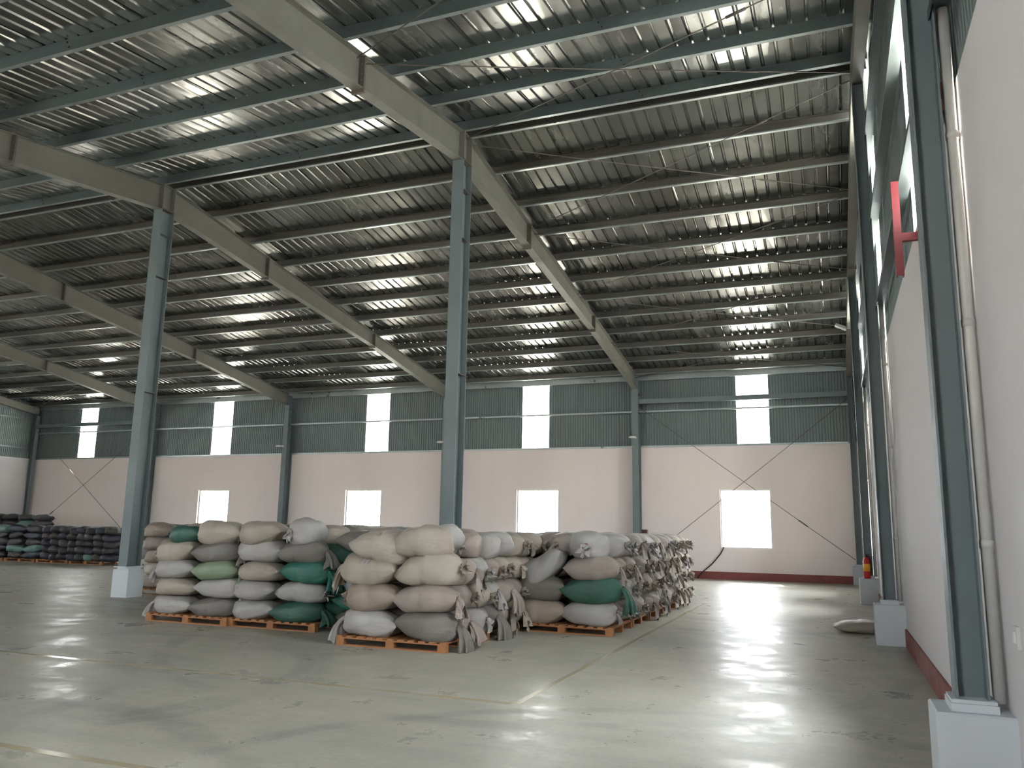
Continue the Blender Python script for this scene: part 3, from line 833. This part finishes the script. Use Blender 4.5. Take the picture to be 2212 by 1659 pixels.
COLW = {'printed cream': 'cream', 'pinkish': 'dusty beige'}
seq = [0]
def sack(x, y, z, yaw, col, label, group, v=None, sx=1., sy=1., sz=1., pitch=0., roll=0., mouth='frill', rnd=random):
    """x, y, z is the middle of the underside; mouth end points along +x of the sack"""
    seq[0] += 1
    v = rnd.randrange(6) if v is None else v
    o = link('sack', body_me(v, col)); o.location = (x, y, z)
    o.rotation_euler = (roll, -pitch, yaw); o.scale = (sx, sy, sz)
    tag(o, label, 'sack', group)
    if mouth:
        me = mouth_me(rnd.randrange(5), col) if mouth == 'frill' else drape_me(rnd.randrange(2), col)
        link('gathered_mouth' if mouth == 'frill' else 'hanging_mouth', me, o)
        link('tie_string', string_me, o)
    return o

LAY = ['bottom layer', 'second layer', 'third layer', 'fourth layer', 'top layer']
core = []          # sacks buried inside a block: joined into one stuff object per block
def block(bx, x0, x1, y0, rows, layers, lh, pitch, colors, special, group, seed, full_left=1, pallets=2, sideR=1, skip=lambda *a: False):
    rnd = random.Random(seed); mid = (x0 + x1) / 2; hl = (x1 - x0) / 2
    coremb = MB(); base = None
    for p in range(pallets):
        pallet(x0 + (x1 - x0 - PW) / 2, y0 + p * (PD + .06), 'orange-brown wooden pallet under the %s, %s from the front' % (bx, ORD[p]))
    for r_ in range(rows):
        for l_ in range(layers):
            for side in (0, 1):
                if skip(r_, l_, side): continue
                sp = special.get((r_, l_, side), {})
                if sp is None: continue
                yy = y0 + .26 + r_ * pitch + rnd.uniform(-.02, .02); zz = PH + l_ * lh
                xx = mid + (-1 if side == 0 else 1) * hl / 2 * 1.0 + rnd.uniform(-.05, .05)
                col = sp.get('col') or rnd.choice(colors)
                shown = r_ < full_left or l_ == layers - 1 or (side == 1 and r_ < sideR)
                if not shown:
                    if base is None: base = sack_mesh('core', 5, nt=8, nf=10)
                    n = len(coremb.v); yaw = math.pi if side == 0 else 0
                    cs = math.cos(yaw)
                    coremb.v += [(xx + cs * v_[0] * hl / .95 * .92, yy + cs * v_[1] * .9, zz + v_[2] * lh / .35 * 1.0) for v_ in base.v]
                    coremb.f += [tuple(n + i for i in f_) for f_ in base.f]
                    continue
                yaw = (math.pi if side == 0 else 0) + rnd.uniform(-.1, .1) * (.5 if r_ == 0 else 1.4) + sp.get('yaw', 0)
                where = 'left' if side == 0 else 'right'
                tied = sp.get('mouth', 'frill' if (side == 1 or rnd.random() < .6) else 'frill')
                lab = '%s sack, %s, %s from front, %s side of the %s' % (COLW.get(col, col), LAY[l_] if l_ < layers - 1 else 'top layer', ORD[r_], where, bx)
                sack(xx + sp.get('dx', 0), yy + sp.get('dy', 0), zz + sp.get('dz', 0), yaw, col, sp.get('label', lab), group, v=sp.get('v'),
                     sx=hl / .95 * rnd.uniform(.98, 1.05) * sp.get('sx', 1), sy=pitch / .50 * rnd.uniform(.98, 1.08) * sp.get('sy', 1), sz=lh / .35 * rnd.uniform(1.07, 1.15) * sp.get('sz', 1),
                     pitch=sp.get('pitch', rnd.uniform(-.045, .045)), roll=rnd.uniform(-.05, .05) + sp.get('roll', 0), mouth=tied, rnd=rnd)
    if coremb.v:
        tag(coremb.build('packed_sacks', S[colors[0]], None, True), 'closely packed sacks buried inside the %s' % bx, 'sacks', kind='stuff')

light = ['cream', 'cream', 'white', 'beige', 'pinkish', 'pinkish', 'white', 'cream']
tops = light + ['grey', 'olive']
# A: leftmost front stack
A = {(0, 0, 0): dict(col='white', mouth='drape'), (0, 1, 0): dict(col='cream'), (0, 2, 0): dict(col='white'), (0, 3, 0): dict(col='cream', sz=1.15, pitch=-.10),
     (0, 4, 0): dict(col='green', sx=.9, dx=.1, label='dark green sack with knotted mouth on top of the leftmost stack'),
     (0, 0, 1): dict(col='grey'), (0, 1, 1): dict(col='white', v=1), (0, 2, 1): dict(col='pale green', mouth='drape', label='pale green sack at the front of the leftmost stack'),
     (0, 3, 1): dict(col='grey', sz=1.1, mouth='drape'), (0, 4, 1): dict(col='cream', sz=1.25, yaw=math.pi + .15, label='plump cream sack, tied mouth to the left, topping the leftmost stack'),
     (1, 4, 0): dict(col='beige'), (1, 4, 1): dict(col='green'), (2, 4, 1): dict(col='grey')}
block('leftmost stack', -11.62, -9.92, -3.1, 7, 5, .285, .46, light, A, 'sacks of the leftmost stack', 3, pallets=2)
B = {(0, 0, 0): dict(col='white'), (0, 1, 0): dict(col='white'), (0, 2, 0): dict(col='cream'), (0, 3, 0): dict(col='white', sz=1.25),
     (0, 0, 1): dict(col='green', mouth='drape', label='dark green sack at the bottom of the second stack'), (0, 1, 1): dict(col='white', v=5),
     (0, 2, 1): dict(col='teal', v=1, sz=1.12, mouth='drape', label='teal green sack at the front of the second stack'),
     (0, 3, 1): dict(col='grey', sz=1.15, mouth='drape'), (0, 4, 0): dict(col='cream', sz=1.25, yaw=.1, label='cream sack with red tie topping the second stack, left'),
     (0, 4, 1): dict(col='white', sz=1.3, yaw=-1.9, sx=.8, dy=.05, label='white round sack with gathered mouth facing out on the second stack'),
     (1, 2, 1): dict(col='light blue', dx=.12), (1, 3, 1): dict(col='green', dx=.16), (1, 1, 1): dict(col='pale green', dx=.1), (1, 0, 1): dict(col='green', dx=.1),
     (1, 4, 1): dict(col='cream'), (1, 4, 0): dict(col='grey'), (2, 3, 1): dict(col='teal'), (2, 4, 1): dict(col='olive')}
block('second stack', -9.98, -8.30, -3.05, 8, 5, .29, .46, light, B, 'sacks of the second stack', 7, pallets=2, sideR=2)
# sacks standing in the gap between the second and the nearest stack
C_ = {(0, 0, 0): dict(col='white', mouth='drape', sx=1.02), (0, 1, 0): dict(col='beige'), (0, 2, 0): dict(col='printed cream', v=0, sz=1.08, sx=1.03, label='cream sack with faded blue print at the front of the nearest stack'),
      (0, 3, 0): dict(col='cream', v=5, sz=1.1, pitch=-.16, dz=-.04, yaw=math.pi, sx=1.0, dx=.08, label='dull cream seamed sack tilting up on the nearest stack'),
      (0, 0, 1): dict(col='grey', v=1, mouth='drape', sx=1.02), (0, 1, 1): dict(col='pinkish', v=2, sx=1.03), (0, 2, 1): dict(col='cream', v=5, sz=1.16, sx=1.08, sy=1.05, pitch=.10, dz=-.0, label='long cream sack with pointed corner on the nearest stack'),
      (0, 3, 1): dict(col='cream', v=5, pitch=.04, dz=.03, sz=1.1, dx=-.14, mouth=None, label='smooth cream sack with pointed end topping the nearest stack'),
      (1, 3, 1): dict(col='white', pitch=.42, dz=.06, dx=.02, sx=.85, mouth=None, label='white sack standing up at a slant behind the nearest stack front'),
      (1, 3, 0): dict(col='pinkish', sz=1.12, label='dusty beige sack behind the tilted one on the nearest stack'), (2, 3, 0): dict(col='green', label='green sack on the back of the nearest stack'),
      (3, 3, 0): dict(col='pale green'), (1, 0, 1): dict(col='pinkish', mouth='drape'), (2, 0, 1): dict(col='white'), (3, 0, 1): dict(col='grey', mouth='drape'), (4, 0, 1): dict(col='pinkish'),
      (2, 3, 1): dict(col='pinkish', yaw=-1.35, sx=.85, dx=.1, sz=1.1, label='dusty beige sack end-on with dark gathered mouth, nearest stack'),
      (3, 3, 1): dict(col='white', mouth=None), (4, 3, 1): dict(col='white', mouth=None), (3, 1, 1): dict(col='white'), (4, 1, 1): dict(col='pinkish', mouth='drape'), (2, 2, 1): dict(col='white')}
skipC = lambda r_, l_, s_: (s_ == 0 and 5 < r_ < 10)
block('nearest stack', -7.36, -5.62, -3.97, 14, 4, .345, .475, light + ['pinkish'], C_, 'sacks of the nearest stack', 12, pallets=2, sideR=7, skip=skipC)
for k in range(2, 5):
    pallet(-7.22 + .05 , -3.97 + k * 1.36, 'wooden pallet under the nearest stack, %s from the front' % ORD[k]) if k not in (2, 3) else None
D = {(0, 0, 0): dict(col='beige', v=0), (0, 1, 0): dict(col='olive', v=4, sz=1.12), (0, 2, 0): dict(col='white', pitch=-.62, dz=.02, dx=.20, yaw=.0, sx=.92, mouth=None, v=0, label='white sack slumped at a slant over the right stack front'), (0, 3, 0): None,
     (0, 0, 1): dict(col='white', v=1), (0, 1, 1): dict(col='green', v=0, sz=1.12, sx=1.05, mouth='drape', label='dark green sack at the front of the right stack'),
     (0, 2, 1): dict(col='pinkish', v=2), (0, 3, 1): dict(col='white', yaw=-1.45, dy=.14, sx=.85, dx=-.08, sy=1.15, sz=1.1, label='white round sack, mouth facing out, topping the right stack'),
     (1, 3, 0): dict(col='pinkish', yaw=math.pi - 1.75, dx=.3, dy=.1, sx=.8, label='dusty beige sack end-on with radiating folds, right stack'), (1, 3, 1): dict(col='white'),
     (2, 3, 0): dict(col='pinkish'), (3, 3, 0): dict(col='cream')}
block('right stack', -5.86, -4.10, -1.25, 15, 4, .345, .475, light + ['pinkish', 'pinkish'], D, 'sacks of the right stack', 21, pallets=5, sideR=15)
# sacks filling the gap between the second and the nearest stack
grnd = random.Random(8)
for r_ in range(3):
    for l_ in range(5):
        col = {(0, 4): 'grey', (0, 3): 'green', (0, 2): 'light blue', (0, 1): 'teal', (0, 0): 'grey', (1, 4): 'pinkish', (2, 4): 'green'}.get((r_, l_)) or grnd.choice(light)
        sack(-7.84, -2.42 + r_ * .5, .0 + l_ * .30, grnd.choice((0, math.pi)) + grnd.uniform(-.08, .08) if (r_, l_) not in ((0, 3), (0, 2)) else -1.5, col,
             '%s sack, %s, %s from front, in the gap left of the nearest stack' % (COLW.get(col, col), LAY[l_], ORD[r_]), 'sacks in the gap left of the nearest stack', sx=.98 if (r_, l_) not in ((0, 3), (0, 2)) else .85, sz=.95 if l_ < 4 else 1.05, mouth='drape' if l_ == 1 else 'frill', rnd=grnd)
E_ = {}
block('back left stack', -15.75, -14.0, .65, 3, 5, .285, .46, ['beige', 'cream', 'beige', 'pinkish'], E_, 'sacks of the back left stack', 33, pallets=1)
# more tops behind the first two stacks
# dark pile in the far left
def dark_pile():
    rnd = random.Random(44); cols = ['black', 'navy', 'dark grey', 'brown', 'black', 'navy', 'black']
    sp = {(3, 1): 'dusty teal', (2, 1): 'dusty teal', (9, 0): 'dusty teal', (1, 4): 'dusty teal', (0, 1): 'dark grey', (6, 2): 'dark grey', (8, 3): 'dark grey', (10, 1): 'dark grey'}
    x0, y0 = -33.2, 9.0
    for p in range(4):
        pallet(x0 + p * 1.75, y0 + .22, 'wooden pallet in shadow under the dark pile, %s from the left' % ORD[p])
    for c in range(12):
        end_on = c >= 4
        xx = x0 + .48 + c * .95 if not end_on else x0 + 4.03 + (c - 4) * .45
        for l_ in range(5):
            for r_ in range(2):
                if r_ == 1 and (l_ < 4 or end_on): continue
                col = sp.get((c, l_)) if r_ == 0 else None
                col = col or rnd.choice(cols)
                yaw = (-math.pi / 2 if end_on else rnd.choice((0, math.pi))) + rnd.uniform(-.16, .16)
                nm = '%s sack, %s, %s from left, %s row of the dark pile' % (col, LAY[l_], ORD[c], 'front' if r_ == 0 else 'back')
                sack(xx, y0 + (.3 if not end_on else .46) + r_ * .52, PH + l_ * .245, yaw, col, nm, 'sacks of the dark far pile', mouth=None if end_on or rnd.random() < .5 else 'frill', sx=1.0, sy=1.0 if not end_on else .95, sz=.88, rnd=rnd, roll=rnd.uniform(-.1, .1), pitch=rnd.uniform(-.10, .10))
    mb = MB(); base = sack_mesh('core', 5, nt=8, nf=10)
    for c in range(8):
        for l_ in range(4):
            n = len(mb.v); mb.v += [(x0 + .46 + c * .93 + v_[0], y0 + 1.2 + v_[1], PH + l_ * .255 + v_[2] * .78) for v_ in base.v]
            mb.f += [tuple(n + i for i in f_) for f_ in base.f]
    tag(mb.build('packed_sacks', S['black'], None, True), 'closely packed dark sacks buried inside the far pile', 'sacks', kind='stuff')
    # taller heap at the left end, standing behind
    for c in range(5):
        for l_ in range(7):
            nm = '%s from the left sack in the tall heap behind the dark pile, %s row up' % (ORD[c], ORD[l_])
            col = 'dusty teal' if (c, l_) == (3, 5) else rnd.choice(['brown', 'dark grey', 'brown', 'black'])
            sack(-36.3 + c * .93 + (.2 if l_ > 4 else 0), 11.5, 0.01 + l_ * .262, rnd.choice((0, math.pi)) + rnd.uniform(-.1, .1), col, nm, 'sacks of the tall dark heap', sx=.98, sz=.80, rnd=rnd, roll=rnd.uniform(-.1, .1))
dark_pile()

# loose flattened sack on the floor behind the ridge pier
sack(-.62, 1.42, .0, .06, 'cream', 'half-empty cream sack lying on the floor behind the pier', 'loose sack', v=5, sx=.80, sy=1.15, sz=.58, mouth=None)
tag(MB().box(-.055, .055, -.055, .055, 0, .09).build('brown_block', M['wood_dark'], None, False, (-4.56, 3.0, 1.545)), 'small brown block lying on top of the right stack', 'block')
